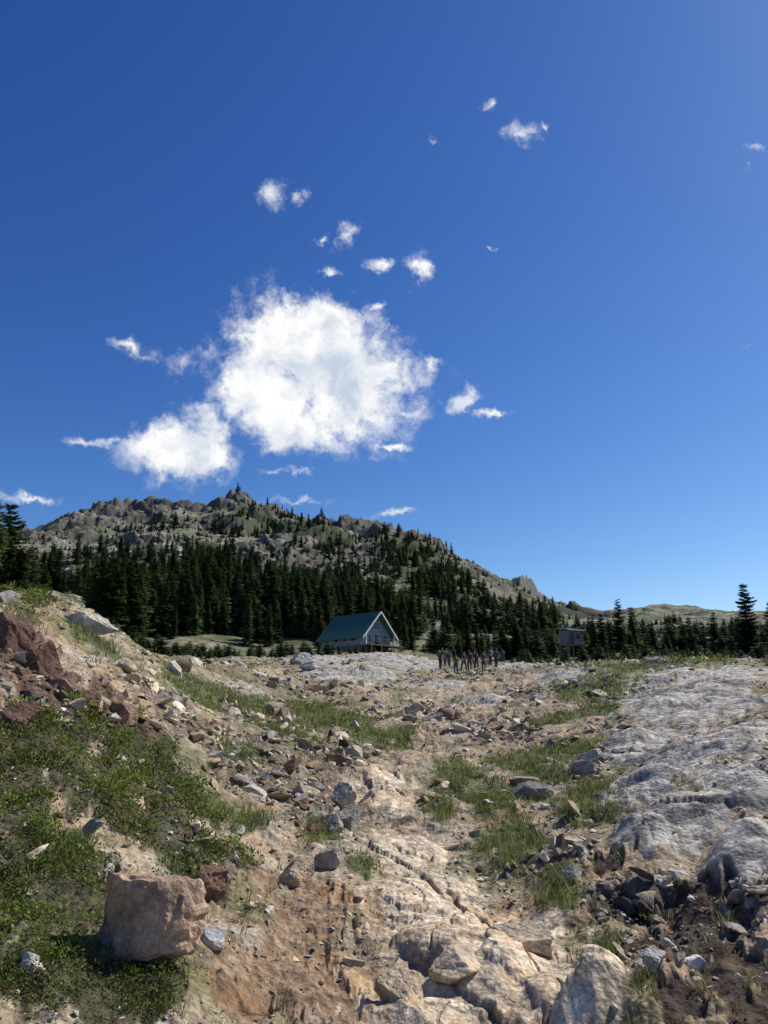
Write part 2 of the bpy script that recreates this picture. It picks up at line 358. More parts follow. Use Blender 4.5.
def scatter(name,VAR,pos,size,col,tilt,mat,sink=.35,strech=.35):
    n=len(pos);Rm=rotm(n,tilt);S=size[:,None]*rng.uniform(1-strech,1+strech,(n,3));S[:,2]*=.85
    pick=rng.integers(0,len(VAR),n);VV=[];FF=[];CC=[];off=0
    for k,(v,f) in enumerate(VAR):
        id=np.nonzero(pick==k)[0]
        if not len(id):continue
        w=v[None]*S[id][:,None,:];w=np.einsum('nij,nkj->nki',Rm[id],w)+pos[id][:,None,:];w[...,2]+=(size[id]*(.5-sink))[:,None]*.6
        VV.append(w.reshape(-1,3));FF.append((f[None]+(np.arange(len(id))*len(v))[:,None,None]+off).reshape(-1,3));CC.append(np.repeat(col[id],len(v),0));off+=len(id)*len(v)
    return mk(name,np.vstack(VV),np.vstack(FF),np.vstack(CC),False,mat)
PAL=np.array([[.44,.345,.23],[.58,.53,.44],[.35,.325,.28],[.22,.13,.085],[.12,.095,.075],[.52,.435,.31]])
def rockpick(n,l0,l1,smin,smax,ex,dens):
    a=rng.uniform(-R(33),R(33),n);l=rng.uniform(l0,l1,n);x=np.exp(l)*np.sin(a);y=np.exp(l)*np.cos(a);M=masks(x,y)
    cl=sm(-.3,.4,fbm(x*.7,y*.7,3,400))
    w=dens(M)*np.maximum(.2+.8*cl,M['b']);k=rng.random(n)<w
    a,l,x,y=a[k],l[k],x[k],y[k];M={q:v[k] for q,v in M.items()}
    n=len(a);s=smin*(smax/smin)**(rng.random(n)**ex)*np.exp(l)
    z=height(x,y,M)
    pr=np.stack([.35+.4*M['d']+.3*M['p'],.3+.5*M['s'],.2+.5*M['s'],.07+1.3*M['r']+.3*M['h']+.1*M['t'],.07+.5*M['k']+.6*M['r'],.3+0*x],1)
    pr/=pr.sum(1,keepdims=True);u=rng.random(n);idx=(u[:,None]>np.cumsum(pr,1)).sum(1).clip(0,5)
    col=PAL[idx]*rng.uniform(.65,1.2,(n,1))
    return np.stack([x,y,z],1),s,col
dn=lambda M:np.clip(.8-.8*M['g']-.85*M['p']-.78*M['s']-.5*M['d']-.55*M['h']-.5*M['t']+.3*M['r']+.5*M['b'],.02,1)
p,s,c=rockpick(34000,math.log(2.3),math.log(110),.0016,.007,1.6,dn);s=np.minimum(s,.3)
scatter('scattered_stones',VAR2,p,s,c,.35,M_rock)
p,s,c=rockpick(19000,math.log(2.6),math.log(80),.005,.019,2.3,lambda M:np.clip(M['b']*(1-.6*M['g'])*(1-.7*M['p'])+.07-.3*M['p']-.3*M['s']+.5*M['r'],0,1));s=np.minimum(s,.42)
scatter('rock_rubble',VAR3,p,s,c,.45,M_rock,.35)
# gravel right by the trail
p,s,c=rockpick(16000,math.log(2.3),math.log(14),.0008,.0028,1.2,lambda M:np.clip(.6+.4*M['d']-.5*M['s']-.4*M['g']-.45*M['p'],.05,1))
scatter('gravel',VAR2[:6],p,s,c,.4,M_rock)
def boulder(px,py,w,hh,col,seed,rot=0,dep=.8,lo=.4,sink=.3,tilt=0):
    a,l=survey(px,py);x=math.exp(l)*math.sin(a);y=math.exp(l)*math.cos(a);z=H(x,y)
    v,f=rockv(5,seed,13,.085,1,lo)
    ext=v.max(0)-v.min(0);v=v/ext*np.array([w,w*dep,hh]);v[:,2]+=hh*(.5-sink)
    lowm=np.clip(-v[:,2]/hh+.15,0,1)[:,None];v[:,:2]*=1+.35*lowm
    ob=mk('boulder',v,f,np.tile(np.array(col),(len(v),1)),False,M_rock)
    ob.location=(x,y,z);ob.rotation_euler=(0,R(tilt),R(rot));return ob
for b in [
 (141,952,.47,.47,(.40,.28,.19),1,12,.7,.4,.34),(525,955,.46,.20,(.52,.42,.29),2,-35,.6,.4,.42),(14,650,.45,.5,(.13,.08,.06),3,10,.8,.42,.35),
 (78,620,.75,.40,(.46,.43,.38),4,5,.8,.45,.45),(352,822,.24,.36,(.38,.35,.29),41,20,.8,.35,.25),(330,826,.22,.26,(.30,.28,.24),42,50,.9,.35,.25),(340,805,.26,.3,(.42,.38,.31),43,0,.9,.35,.25),(296,880,.26,.22,(.42,.33,.23),6,0,.9,.4,.35),
 (525,792,.5,.24,(.22,.20,.17),7,0,.8,.4,.35),(400,1008,.24,.22,(.50,.39,.26),9,10,.9,.4,.4),
 (330,865,.22,.2,(.34,.31,.26),10,40,.8,.4,.35),(570,885,.20,.16,(.38,.35,.30),11,0,.8,.4,.35),(655,978,.14,.10,(.42,.41,.39),12,0,.8,.4,.3),
 (215,955,.12,.09,(.40,.40,.40),14,0,.8,.4,.3),(30,966,.14,.09,(.55,.50,.44),15,0,.8,.4,.3),
 (90,705,.34,.28,(.17,.10,.07),16,20,.8,.4,.4),(45,672,.36,.34,(.16,.095,.07),17,50,.8,.4,.4),(125,722,.3,.22,(.24,.16,.11),18,0,.8,.4,.4),
 (205,890,.22,.2,(.20,.12,.08),19,0,.8,.4,.35),(300,665,2.0,1.3,(.46,.43,.38),21,0,.8,.4,.35),(20,722,.3,.25,(.16,.10,.07),33,0,.8,.4,.4),(65,690,.3,.25,(.2,.13,.10),34,0,.8,.4,.4),
 (310,672,1.4,.8,(.44,.41,.36),22,0,.8,.4,.3),(540,700,.5,.3,(.48,.44,.38),23,0,.8,.4,.3),(660,665,1.2,.6,(.40,.36,.30),25,0,.8,.4,.3),
 (590,768,.35,.2,(.36,.34,.3),26,0,.8,.4,.4),(170,722,.25,.2,(.46,.40,.32),27,0,.8,.4,.35),(455,985,.36,.2,(.54,.44,.31),35,20,.8,.45,.5),(435,840,.4,.2,(.50,.42,.30),36,10,.7,.45,.5)]:
    boulder(*b)
# ---------------------------------------------------------------- grass and heather
def pick(n,l0,l1,key,thr=.3,amax=33):
    a=rng.uniform(-R(amax),R(amax),n);l=rng.uniform(l0,l1,n);x=np.exp(l)*np.sin(a);y=np.exp(l)*np.cos(a);M=masks(x,y)
    k=key(M)>rng.uniform(thr*.6,1.1,n);x,y=x[k],y[k];M={q:v[k] for q,v in M.items()}
    return np.stack([x,y,height(x,y,M)],1)
T=pick(32000,math.log(2.4),math.log(110),lambda M:M['g']*(1-M['k']*.5)*(1-.6*M['p']))
T2=pick(11000,math.log(2.4),math.log(80),lambda M:.28-.1*M['h']-.4*M['s']-.4*M['p']-.4*M['d'])
T=np.vstack([T,T2])
nb=18;n=len(T);d=np.hypot(T[:,0],T[:,1])
tw=np.clip(.012*d,.03,.35)
hgt=np.clip(rng.lognormal(math.log(.075),.42,n),.03,.18)*(1+.5*sm(5,30,d))
b0=np.repeat(T,nb,0);nn=len(b0);dd=np.repeat(d,nb)
ang=rng.uniform(0,6.283,nn);rad=np.repeat(tw,nb)*np.sqrt(rng.random(nn));b0[:,0]+=np.cos(ang)*rad;b0[:,1]+=np.sin(ang)*rad;b0[:,2]-=.01
hh=np.repeat(hgt,nb)*rng.uniform(.5,1.15,nn);ln=hh*rng.uniform(.2,1.1,nn);la=rng.uniform(0,6.283,nn)*.7+np.repeat(rng.uniform(0,6.28,n),nb)
w=np.maximum(.002,.0005*dd)*rng.uniform(.7,1.3,nn);wa=rng.uniform(0,6.283,nn)
W=np.stack([np.cos(wa)*w,np.sin(wa)*w,0*w],1);Ld=np.stack([np.cos(la)*ln,np.sin(la)*ln,0*ln],1);U=np.zeros((nn,3));U[:,2]=hh
v=np.stack([b0-W,b0+W,b0+U*.6+Ld*.35+W*.7,b0+U*.6+Ld*.35-W*.7,b0+U+Ld],1).reshape(-1,3)
k=(np.arange(nn)*5)[:,None]
f=np.concatenate([k+[[0,1,2]],k+[[0,2,3]],k+[[3,2,4]]])
gc=np.array([[.165,.20,.048],[.11,.15,.038],[.27,.25,.10],[.36,.31,.17]])[rng.choice(4,nn,p=[.35,.31,.21,.13])]*np.repeat(rng.uniform(.6,1.25,n),nb)[:,None]
mk('grass',v,f,np.repeat(gc,5,0),True,M_grass)
T=pick(52000,math.log(2.3),math.log(16),lambda M:M['h']*(1-.5*M['r']))
T=np.vstack([T,pick(8000,math.log(2.4),math.log(60),lambda M:.22+.2*M['g']-.4*M['s']-.4*M['p']-.3*M['d'])])
clump=sm(-.35,.25,fbm(T[:,0]*3.2,T[:,1]*3.2,3,520));T=T[rng.random(len(T))<.2+.8*clump]
nb=16;n=len(T);d=np.hypot(T[:,0],T[:,1]);b0=np.repeat(T,nb,0);nn=len(b0);dd=np.repeat(d,nb)
off=rng.normal(size=(nn,3));off/=np.linalg.norm(off,axis=1,keepdims=True);off[:,2]=np.abs(off[:,2])*.9
b0=b0+off*(.013*dd*rng.uniform(.3,1,nn)**.5)[:,None]*np.array([1,1,1.1])
sz=np.maximum(.005,.0018*dd)*rng.uniform(.6,1.3,nn)
t1=rng.normal(size=(nn,3))*.6+off;t1/=np.linalg.norm(t1,axis=1,keepdims=True);t2=np.cross(t1,rng.normal(size=(nn,3)));t2/=np.linalg.norm(t2,axis=1,keepdims=True)
t1*=sz[:,None]*1.7;t2*=sz[:,None]*.6
v=np.stack([b0-t1*.4,b0+t2,b0+t1,b0-t2],1).reshape(-1,3);f=(np.arange(nn)*4)[:,None]+np.array([[0,1,2,3]])
pt=sm(-.3,.3,fbm(T[:,0]*1.3,T[:,1]*1.3,3,500))
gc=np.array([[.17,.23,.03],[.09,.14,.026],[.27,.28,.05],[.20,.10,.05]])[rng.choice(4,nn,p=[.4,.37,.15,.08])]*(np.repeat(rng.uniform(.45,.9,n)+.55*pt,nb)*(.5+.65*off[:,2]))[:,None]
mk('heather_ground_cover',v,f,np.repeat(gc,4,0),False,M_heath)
# ---------------------------------------------------------------- conifers
M_bark=plain('conifer_bark',(.13,.10,.08),.9)
def firmesh(seed,h,spread,lev,nbr,low=.05,seg=6,fat=.42):
    r=np.random.default_rng(seed);V=[];Fc=[];C=[];mi=[]
    def tri(a,b,c,col,m=1):
        k=len(V);V.extend((a,b,c));Fc.append((k,k+1,k+2));C.extend((col,col,col));mi.append(m)
    lean=r.normal(0,.015,2)
    for q in range(8):
        a0,a1=q*math.pi/4,(q+1)*math.pi/4;rb=.018*h
        P0=np.array([math.cos(a0)*rb,math.sin(a0)*rb,-.05*h]);P1=np.array([math.cos(a1)*rb,math.sin(a1)*rb,-.05*h]);T_=np.array([lean[0]*h,lean[1]*h,h*.99])
        tri(P0,P1,T_,(.13,.1,.08),0)
    lop=r.uniform(0,6.28)
    for L in range(lev):
        t=low+(1-low)*max(0,(L+r.uniform(-.3,.3))/lev)**.92
        t=min(max(t,low),.985)
        m=max(3,int(nbr*(1-.35*t)));ph=r.uniform(0,6.28)
        env=(1-t)**.72*(.78+.22*math.sin(t*23+seed))
        for b in range(m):
            if r.random()<.07:continue
            tt=min(t+r.normal(0,.012),.985);cen=np.array([lean[0]*h*tt,lean[1]*h*tt,h*tt])
            a=ph+b*6.283/m+r.normal(0,.22);ln=spread*h*env*r.uniform(.55,1.15)*(1+.18*math.cos(a-lop))+.02*h
            o=np.array([math.cos(a),math.sin(a),0]);s=np.array([-math.sin(a),math.cos(a),0])
            dr=r.uniform(.15,.5)*(1-t*.7)
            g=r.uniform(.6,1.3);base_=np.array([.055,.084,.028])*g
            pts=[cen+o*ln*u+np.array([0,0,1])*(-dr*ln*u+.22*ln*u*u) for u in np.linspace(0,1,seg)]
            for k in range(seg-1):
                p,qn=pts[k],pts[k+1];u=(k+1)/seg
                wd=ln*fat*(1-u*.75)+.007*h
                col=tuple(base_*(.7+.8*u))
                for sg in(-1,1):
                    e=p+o*wd*.7+s*sg*wd*r.uniform(.8,1.15)+np.array([0,0,-wd*r.uniform(.2,.7)])
                    tri(p,qn+o*.01*h,e,col)
                    e2=p+o*wd*.4+s*sg*wd*.5+np.array([0,0,-wd*r.uniform(.5,1.1)])
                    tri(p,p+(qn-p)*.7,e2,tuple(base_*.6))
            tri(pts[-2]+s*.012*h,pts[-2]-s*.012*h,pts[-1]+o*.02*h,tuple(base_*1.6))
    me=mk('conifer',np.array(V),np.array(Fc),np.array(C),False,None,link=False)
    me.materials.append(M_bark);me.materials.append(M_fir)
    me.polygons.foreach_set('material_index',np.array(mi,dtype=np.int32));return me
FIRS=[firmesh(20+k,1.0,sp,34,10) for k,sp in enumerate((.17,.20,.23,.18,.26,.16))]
SHR=[firmesh(60+k,1.0,sp,15,9,.0) for k,sp in enumerate((.42,.55,.48))]
LOWF=[firmesh(80+k,1.0,sp,15,7,.02,4,.6) for k,sp in enumerate((.22,.28,.25))]
def place(me,name,x,y,h,wide=1,parent=None,z=None):
    ob=bpy.data.objects.new(name,me);scene.collection.objects.link(ob)
    ob.location=(x,y,(H(x,y) if z is None else z)-.02*h);ob.scale=(h*wide,h*wide,h);ob.rotation_euler=(random.gauss(0,.03),random.gauss(0,.03),random.uniform(0,6.28))
    if parent:ob.parent=parent
    return ob
def empty(n):
    e=bpy.data.objects.new(n,None);scene.collection.objects.link(e);return e
def grove(name,meshes,pl,n,h0,h1,clus=0,wide=(.85,1.2),minl=4.5,lowv=.6):
    e=empty(name);pl=patches(pl);w=np.array([p[2]*p[3] for p in pl]);w/=w.sum();k=rng.choice(len(pl),n,p=w)
    r=np.sqrt(rng.random(n));t=rng.uniform(0,6.283,n);P4=np.array(pl)[k]
    a=P4[:,0]+P4[:,2]*r*np.cos(t);l=P4[:,1]+P4[:,3]*r*np.sin(t);l=np.maximum(l,minl+rng.random(n)*.12)
    x=np.exp(l)*np.sin(a);y=np.exp(l)*np.cos(a)
    if clus:
        kk=fbm(x/28,y/28,3,600)+rng.normal(0,.12,n)>-.05-.25*(clus<1);x,y=x[kk],y[kk];n=len(x)
    z=height(x,y)
    for i in range(n):
        place(random.choice(meshes),'conifer',x[i],y[i],random.uniform(h0,h1)*random.uniform(lowv,1.15),random.uniform(*wide),e,float(z[i]))
    return e
grove('conifer_forest',FIRS,[(200,628,100,16),(140,610,45,20),(290,630,75,14),(240,605,80,18),(330,620,45,14),(190,585,68,20),(115,635,25,10),(390,628,35,12),(230,575,60,14)],1250,6.5,14,.5,minl=4.98,wide=(1,1.5),lowv=.4)
grove('hillside_conifers',LOWF+FIRS[:2],[(420,565,45,28),(440,580,32,18),(400,545,36,16),(425,542,28,14),(330,527,36,10),(300,518,38,10),(245,522,32,14),(95,560,70,8),(350,590,50,14),(240,558,45,12),(60,590,40,8),(520,612,40,8),(470,590,25,8),(300,590,60,12),(500,640,60,8),(420,610,50,12),(270,505,38,8),(170,560,60,12),(350,552,60,12),(150,530,50,6)],2700,5,11,1,wide=(1,1.6),minl=5.35)
grove('mountain_scrub',SHR,[(300,540,170,30),(420,590,80,28),(150,540,120,25),(520,600,60,15),(620,630,120,8),(700,630,100,8),(330,515,70,8),(250,505,30,8),(460,560,25,14),(540,595,25,5),(420,545,40,14)],3200,1.5,4.4,1,minl=5.35)
grove('conifer_thicket',SHR+FIRS[:3],[(455,652,34,6),(470,640,30,8),(540,655,50,5),(620,655,60,5),(700,655,70,5),(760,655,40,6)],330,2.5,5.5,wide=(1,1.7),minl=4.62)
grove('dwarf_conifer_scrub',SHR,[(240,658,70,3),(180,660,50,3),(130,650,40,6),(330,655,60,2),(420,655,50,3),(560,664,60,3),(660,662,70,3),(740,662,50,3)],400,.8,2.4,wide=(1,1.6),minl=4.45)
def firat(px,d,h,mesh,wide=1):
    a=azp(px);ob=place(mesh,'fir_tree',d*math.sin(a),d*math.cos(a),h,wide);return ob
for px,d,h,k,wd in((757,100,9.8,2,1.1),(724,112,6.4,0,1.3),(700,105,5.5,1,1.4),(624,105,8.2,3,1.2),(640,112,7.0,0,1.3),(608,110,6.5,2,1.1),(597,118,6,1,1.1),(660,108,5.2,4,1),(520,115,6.5,4,1.2),(506,112,5.2,2,1.2),(540,118,5.6,4,1.3),(470,125,7,2,1.2),(448,135,8,4,1.2),(436,140,8,2,1),(404,138,7.5,0,1.2),(412,142,6,4,1.2),(318,142,9,2,1.1),(-8,34,4.6,2,1.3),(10,38,3.2,4,1.5),(28,42,2.4,2,1.6),(-30,30,4,4,1.2),(785,95,7,2,1.2),(0,30,2.6,4,1.6)):
    firat(px,d,h,FIRS[k],wd)
def tube(pts,rad,n=6):
    V=[];Fq=[]
    for i,(p,r) in enumerate(zip(pts,rad)):
        p=Vector(p);t=(Vector(pts[min(i+1,len(pts)-1)])-Vector(pts[max(i-1,0)])).normalized()
        u=t.orthogonal().normalized();w=t.cross(u)
        for k in range(n):
            an=k*6.2832/n;V.append(tuple(p+u*math.cos(an)*r+w*math.sin(an)*r))
    for i in range(len(pts)-1):
        for k in range(n):
            Fq.append((i*n+k,i*n+(k+1)%n,(i+1)*n+(k+1)%n,(i+1)*n+k))
    return V,Fq
def pyobj(name,V,Fq,mat,parent=None,smooth=False):
    me=bpy.data.meshes.new(name);me.from_pydata(V,[],Fq);me.update()
    for p in me.polygons:p.use_smooth=smooth
    me.materials.append(mat);ob=bpy.data.objects.new(name,me);scene.collection.objects.link(ob)
    if parent:ob.parent=parent
    return ob
# ---------------------------------------------------------------- hut
M_roof=plain('green_metal_roof',(.06,.15,.115),.5,.15,.8);M_wall=plain('grey_timber_cladding',(.27,.31,.35),.75,.15,2)
M_trim=plain('white_trim',(.72,.72,.70),.6,.06);M_glass=plain('window_glass',(.03,.04,.05),.12,.2);M_wood=plain('deck_timber',(.16,.13,.10),.85);M_dark=plain('dark_door',(.06,.07,.07),.6);M_conc=plain('concrete_pier',(.18,.17,.16),.9);M_steel=plain('flue_steel',(.3,.3,.3),.4,.1,3,.8);M_wall2=plain('weathered_boards',(.17,.18,.185),.85,.2,2)
def box(name,c,s,mat,parent,rot=(0,0,0),bev=.0):
    b=bmesh.new();bmesh.ops.create_cube(b,size=1);bmesh.ops.scale(b,vec=s,verts=b.verts)
    if bev:bmesh.ops.bevel(b,geom=b.edges[:],offset=bev,segments=2,affect='EDGES')
    me=bpy.data.meshes.new(name);b.to_mesh(me);b.free();me.materials.append(mat)
    ob=bpy.data.objects.new(name,me);scene.collection.objects.link(ob);ob.location=c;ob.rotation_euler=rot;ob.parent=parent;return ob
def hut(px,d):
    e=empty('mountain_hut');a=azp(px);x,y=d*math.sin(a),d*math.cos(a)
    e.location=(x,y,H(x,y)-.2);e.rotation_euler=(0,0,R(46));e.scale=(.78,.78,.88)
    Wd,Ln,fl,ev,rg=9.0,12.5,.7,2.7,7.0
    hw,hl=Wd/2,Ln/2
    rise=(rg-ev)/(hw)
    prof=[(-hw,fl),(hw,fl),(hw,ev),(0,rg-.15),(-hw,ev)]
    V_=[(px_,-hl,pz) for px_,pz in prof]+[(px_,hl,pz) for px_,pz in prof]
    pyobj('walls',V_,[(0,1,2,3,4),(9,8,7,6,5),(0,5,6,1),(1,6,7,2),(2,7,8,3),(3,8,9,4),(4,9,5,0)],M_wall,e)
    oh=.9;th=.16
    for sg,nm in((-1,'roof_left'),(1,'roof_right')):
        x0,z0=0,rg+.02;x1=sg*(hw+oh);z1=rg+.02-rise*(hw+oh)
        y0,y1=-hl-1.6,hl+.9
        n=Vector((sg*rise,0,1)).normalized()*th
        V_=[(x0,y0,z0),(x1,y0,z1),(x1,y1,z1),(x0,y1,z0)];V_=V_+[(p[0]+n.x,p[1],p[2]+n.z) for p in V_]
        pyobj(nm,V_,[(0,1,2,3),(4,5,6,7),(0,1,5,4),(1,2,6,5),(2,3,7,6),(3,0,4,7)],M_roof,e)
        # standing seams
        k=0;yy=y0+.3
        sl=math.atan2(rise,1)
        L_=math.hypot(x1-x0,z1-z0)
        while yy<y1:
            box('roof_seam',((x0+x1)/2+n.x*1.1,yy,(z0+z1)/2+n.z*1.1+.02),(L_,.05,.06),M_roof,e,(0,sg*sl,0));yy+=.6
        box('rake_board',((x0+x1)/2+n.x*.4,y0-.05,(z0+z1)/2+n.z*.4),(L_,.08,.3),M_trim,e,(0,sg*sl,0))
        box('eave_board',(x1+sg*.05,(y0+y1)/2,z1+.06),(.08,y1-y0,.12),M_roof,e)
    box('ridge_cap',(0,-.35,rg+.2),(.4,Ln+2.4,.1),M_roof,e)
    # gable glazing
    g=-hl-.03
    for cx,cz,w_,h_ in((-2.4,2.1,1.5,1.5),(2.4,2.1,1.5,1.5),(0,4.5,1.3,1.3)):
        box('window_frame',(cx,g,cz),(w_+.2,.08,h_+.2),M_trim,e);box('window_pane',(cx,g-.05,cz),(w_,.06,h_),M_glass,e);box('mullion',(cx,g-.09,cz),(.07,.04,h_),M_trim,e)
    box('door_frame',(0,g,1.85),(1.3,.08,2.1),M_trim,e);box('door',(0,g-.05,1.83),(1.05,.06,2.0),M_dark,e)
    for yy in(-4,-1.3,1.4,4.2):
        box('side_window_frame',(-hw-.03,yy,1.9),(.08,1.2,.9),M_trim,e);box('side_window',(-hw-.08,yy,1.9),(.06,1.05,.75),M_glass,e)
    # deck and piers
    box('deck',(0,-hl-1.75,fl-.11),(Wd+1.4,3.4,.18),M_wood,e)
    for cx in(-4.6,-1.6,1.6,4.6):
        box('deck_post',(cx,-hl-3.3,-.9),(.2,.2,3.0),M_wood,e);box('rail_post',(cx,-hl-3.36,fl+.5),(.1,.1,1.05),M_wood,e)
    box('handrail',(0,-hl-3.36,fl+1.07),(9.6,.12,.09),M_wood,e);box('mid_rail',(0,-hl-3.36,fl+.6),(9.3,.06,.06),M_wood,e)
    box('foundation',(0,0,-.4),(8.6,12.1,2.2),M_conc,e)
    for cx in(-4.3,4.3):
        box('porch_post',(cx,-hl-1.45,1.8),(.2,.2,2.2),M_trim,e)
    for st_ in range(6):box('step',(5.9,-hl-2.2-0.0,fl-.25-st_*.2),(.3+st_*.6,1.3,.06),M_wood,e)
    V_,F_=tube([(1.6,2,4.8),(1.6,2,7.4)],[.14,.14],10);pyobj('flue',V_,F_,M_steel,e);V_,F_=tube([(1.6,2,7.4),(1.6,2,7.55)],[.26,.05],10);pyobj('flue_cap',V_,F_,M_steel,e)
    return e
hut(355,130)
def shed(px,d):
    e=empty('wooden_shelter');a=azp(px);x,y=d*math.sin(a),d*math.cos(a);e.location=(x,y,H(x,y)+2.0);e.rotation_euler=(0,0,R(25));e.scale=(.62,.62,.7)
    box('walls',(0,0,1.3),(3.6,3,2.6),M_wall2,e);box('roof',(0,-.2,2.95),(4.6,4.2,.16),M_roof,e,(R(8),0,0));box('fascia',(0,-2.3,2.64),(4.6,.06,.24),M_trim,e)
    for cx in(-1.9,1.9):
        box('porch_post',(cx,-2.0,.6),(.14,.14,4.0),M_wood,e)
        for cy in(-1.3,1.3):box('stilt',(cx*.9,cy,-1.9),(.2,.2,4.0),M_wood,e)
    box('door',(-.7,-1.53,1.1),(.9,.06,2.0),M_dark,e);box('window',(.9,-1.53,1.5),(.9,.06,.8),M_glass,e);box('deck',(0,-1.8,.0),(4.2,1.2,.12),M_wood,e)
shed(575,103)
# ---------------------------------------------------------------- hikers
M_skin=plain('skin',(.38,.25,.18),.6,.05);M_hair=plain('hair',(.05,.035,.025),.6,.2)
CL=[plain('cloth_'+n,c,.85,.12,12) for n,c in(('navy',(.03,.045,.10)),('red',(.20,.05,.04)),('charcoal',(.05,.05,.055)),('khaki',(.24,.19,.12)),('white',(.42,.41,.39)),('teal',(.05,.10,.11)),('olive',(.1,.11,.05)),('plum',(.12,.05,.08)))]
def hiker(x,y,face,h,stride,shirt,trs,pack,bend):
    J={};S=[]
    def j(n,p,r,par=None):
        J[n]=len(S);S.append((p,r*1.22,J[par] if par else None))
    f=.10*bend
    j('pelvis',(0,0,.95),.145);j('waist',(0,-.02-f*.3,1.10),.125,'pelvis');j('chest',(0,-.04-f,1.30),.155,'waist');j('neckb',(0,-.05-f*1.6,1.46),.075,'chest');j('neck',(0,-.06-f*1.9,1.54),.05,'neckb')
    for sg,n in((-1,'l'),(1,'r')):
        s=stride*sg
        j('hip'+n,(sg*.10,0,.90),.105,'pelvis');j('knee'+n,(sg*.11,-s*.22-.05,.50),.068,'hip'+n);j('ank'+n,(sg*.11,-s*.30+(.04 if s<0 else 0),.10),.047,'knee'+n);j('toe'+n,(sg*.12,-s*.30-.16,.05),.04,'ank'+n)
        j('sh'+n,(sg*.19,-.05-f*1.4,1.42),.065,'neckb');j('elb'+n,(sg*.26,.0+s*.12-f,1.15),.045,'sh'+n);j('wr'+n,(sg*.24,-.16+s*.12-f*1.3,.98),.03,'elb'+n)
        j('palm'+n,(sg*.235,-.21+s*.12-f*1.3,.94),.032,'wr'+n)
    me=bpy.data.meshes.new('b');me.from_pydata([q[0] for q in S],[(i,q[2]) for i,q in enumerate(S) if q[2] is not None],[])
    ob=bpy.data.objects.new('b',me);scene.collection.objects.link(ob)
    md=ob.modifiers.new('s','SKIN');sv=me.skin_vertices[0].data
    for i,q in enumerate(S):sv[i].radius=(q[1],q[1]*(.75 if q[0][2]>1.05 and abs(q[0][0])<.05 else 1));sv[i].use_root=(i==0)
    ob.modifiers.new('u','SUBSURF').levels=1
    dg=bpy.context.evaluated_depsgraph_get();em=bpy.data.meshes.new_from_object(ob.evaluated_get(dg));bpy.data.objects.remove(ob)
    em.materials.clear()
    for m in(M_skin,M_hair,CL[shirt],CL[trs],CL[pack if pack is not None else 0],CL[2]):em.materials.append(m)
    bm=bmesh.new();bm.from_mesh(em)
    for p in bm.faces:
        c=p.calc_center_median();p.smooth=True
        ax=abs(c.x)
        if c.z<.14:m=5
        elif c.z>1.49:m=0
        elif ax>.19 and c.z<1.22 and c.z>.8:m=0
        elif c.z<.97 and (ax<.2 or c.z<.8):m=3
        else:m=2
        p.material_index=m
    def add(V_,F_,m,sub=None):
        vs=[bm.verts.new(v) for v in V_]
        for t in F_:
            q=bm.faces.new([vs[i] for i in t]);q.material_index=m;q.smooth=True
    hc=Vector((0,-.075-f*2.1,1.655))
    v,fc=ico(3)
    hv=v*np.array([.078,.095,.118]);hv[:,0]*=1-.25*np.clip(-v[:,2],0,1);add([tuple(hc+Vector(q)) for q in hv],fc,0)
    hr=v*np.array([.086,.103,.122]);keep=[t for t in fc if (v[t].mean(0)[2]>.25 or (v[t].mean(0)[1]>.15 and v[t].mean(0)[2]>-.55))]
    add([tuple(hc+Vector(q)+Vector((0,.006,.006))) for q in hr],keep,1)
    add([tuple(hc+Vector(q)) for q in((0,-.092,.02),(-.014,-.09,-.02),(.014,-.09,-.02),(0,-.118,-.018))],[(0,1,3),(0,3,2),(1,2,3)],0)
    add([tuple(hc+Vector(q)) for q in((-.025,-.0925,-.052),(.025,-.0925,-.052),(.018,-.094,-.062),(-.018,-.094,-.062))],[(0,1,2,3)],3)
    for sg in(-1,1):
        e=v*.011;add([tuple(hc+Vector((sg*.03,-.087,.012))+Vector(q)) for q in e],fc,1)
        e=v*np.array([.012,.022,.032]);add([tuple(hc+Vector((sg*.08,.0,-.005))+Vector(q)) for q in e],fc,0)
        b=Vector((sg*.235,-.225+stride*sg*.12-f*1.3,.93))
        for k in range(4):
            o=Vector((sg*(k-1.5)*.006,-.0,(k-1.5)*-.018));ln=(.07,.08,.075,.06)[k]
            V_,F_=tube([b+o,b+o+Vector((0,-ln*.6,-.02)),b+o+Vector((-sg*.01,-ln*.8,-.05))],[.009,.008,.006],6);add([tuple(q) for q in V_],F_,0)
        V_,F_=tube([b+Vector((0,.03,.02)),b+Vector((-sg*.015,-.01,.045)),b+Vector((-sg*.02,-.04,.04))],[.011,.009,.007],6);add([tuple(q) for q in V_],F_,0)
    if pack is not None:
        b2=bmesh.new();bmesh.ops.create_cube(b2,size=1);bmesh.ops.scale(b2,vec=(.34,.26,.58),verts=b2.verts);bmesh.ops.bevel(b2,geom=b2.edges[:],offset=.07,segments=3,affect='EDGES')
        b2.verts.index_update();V_=[tuple(q.co+Vector((0,.22-f,1.28))) for q in b2.verts];F_=[[q.index for q in t.verts] for t in b2.faces];b2.free();add(V_,F_,4)
        for sg in(-1,1):
            V_,F_=tube([(sg*.11,.13-f,1.46),(sg*.12,-.05-f*1.4,1.51),(sg*.12,-.22-f,1.34),(sg*.15,-.05,1.12),(sg*.12,.14,1.08)],[.022]*5,6);add(V_,F_,4)
    bm.to_mesh(em);bm.free()
    o=bpy.data.objects.new('hiker',em);scene.collection.objects.link(o);o.scale=(h/1.77,)*3;o.rotation_euler=(0,0,face);o.location=(x,y,H(x,y)-.01);return o
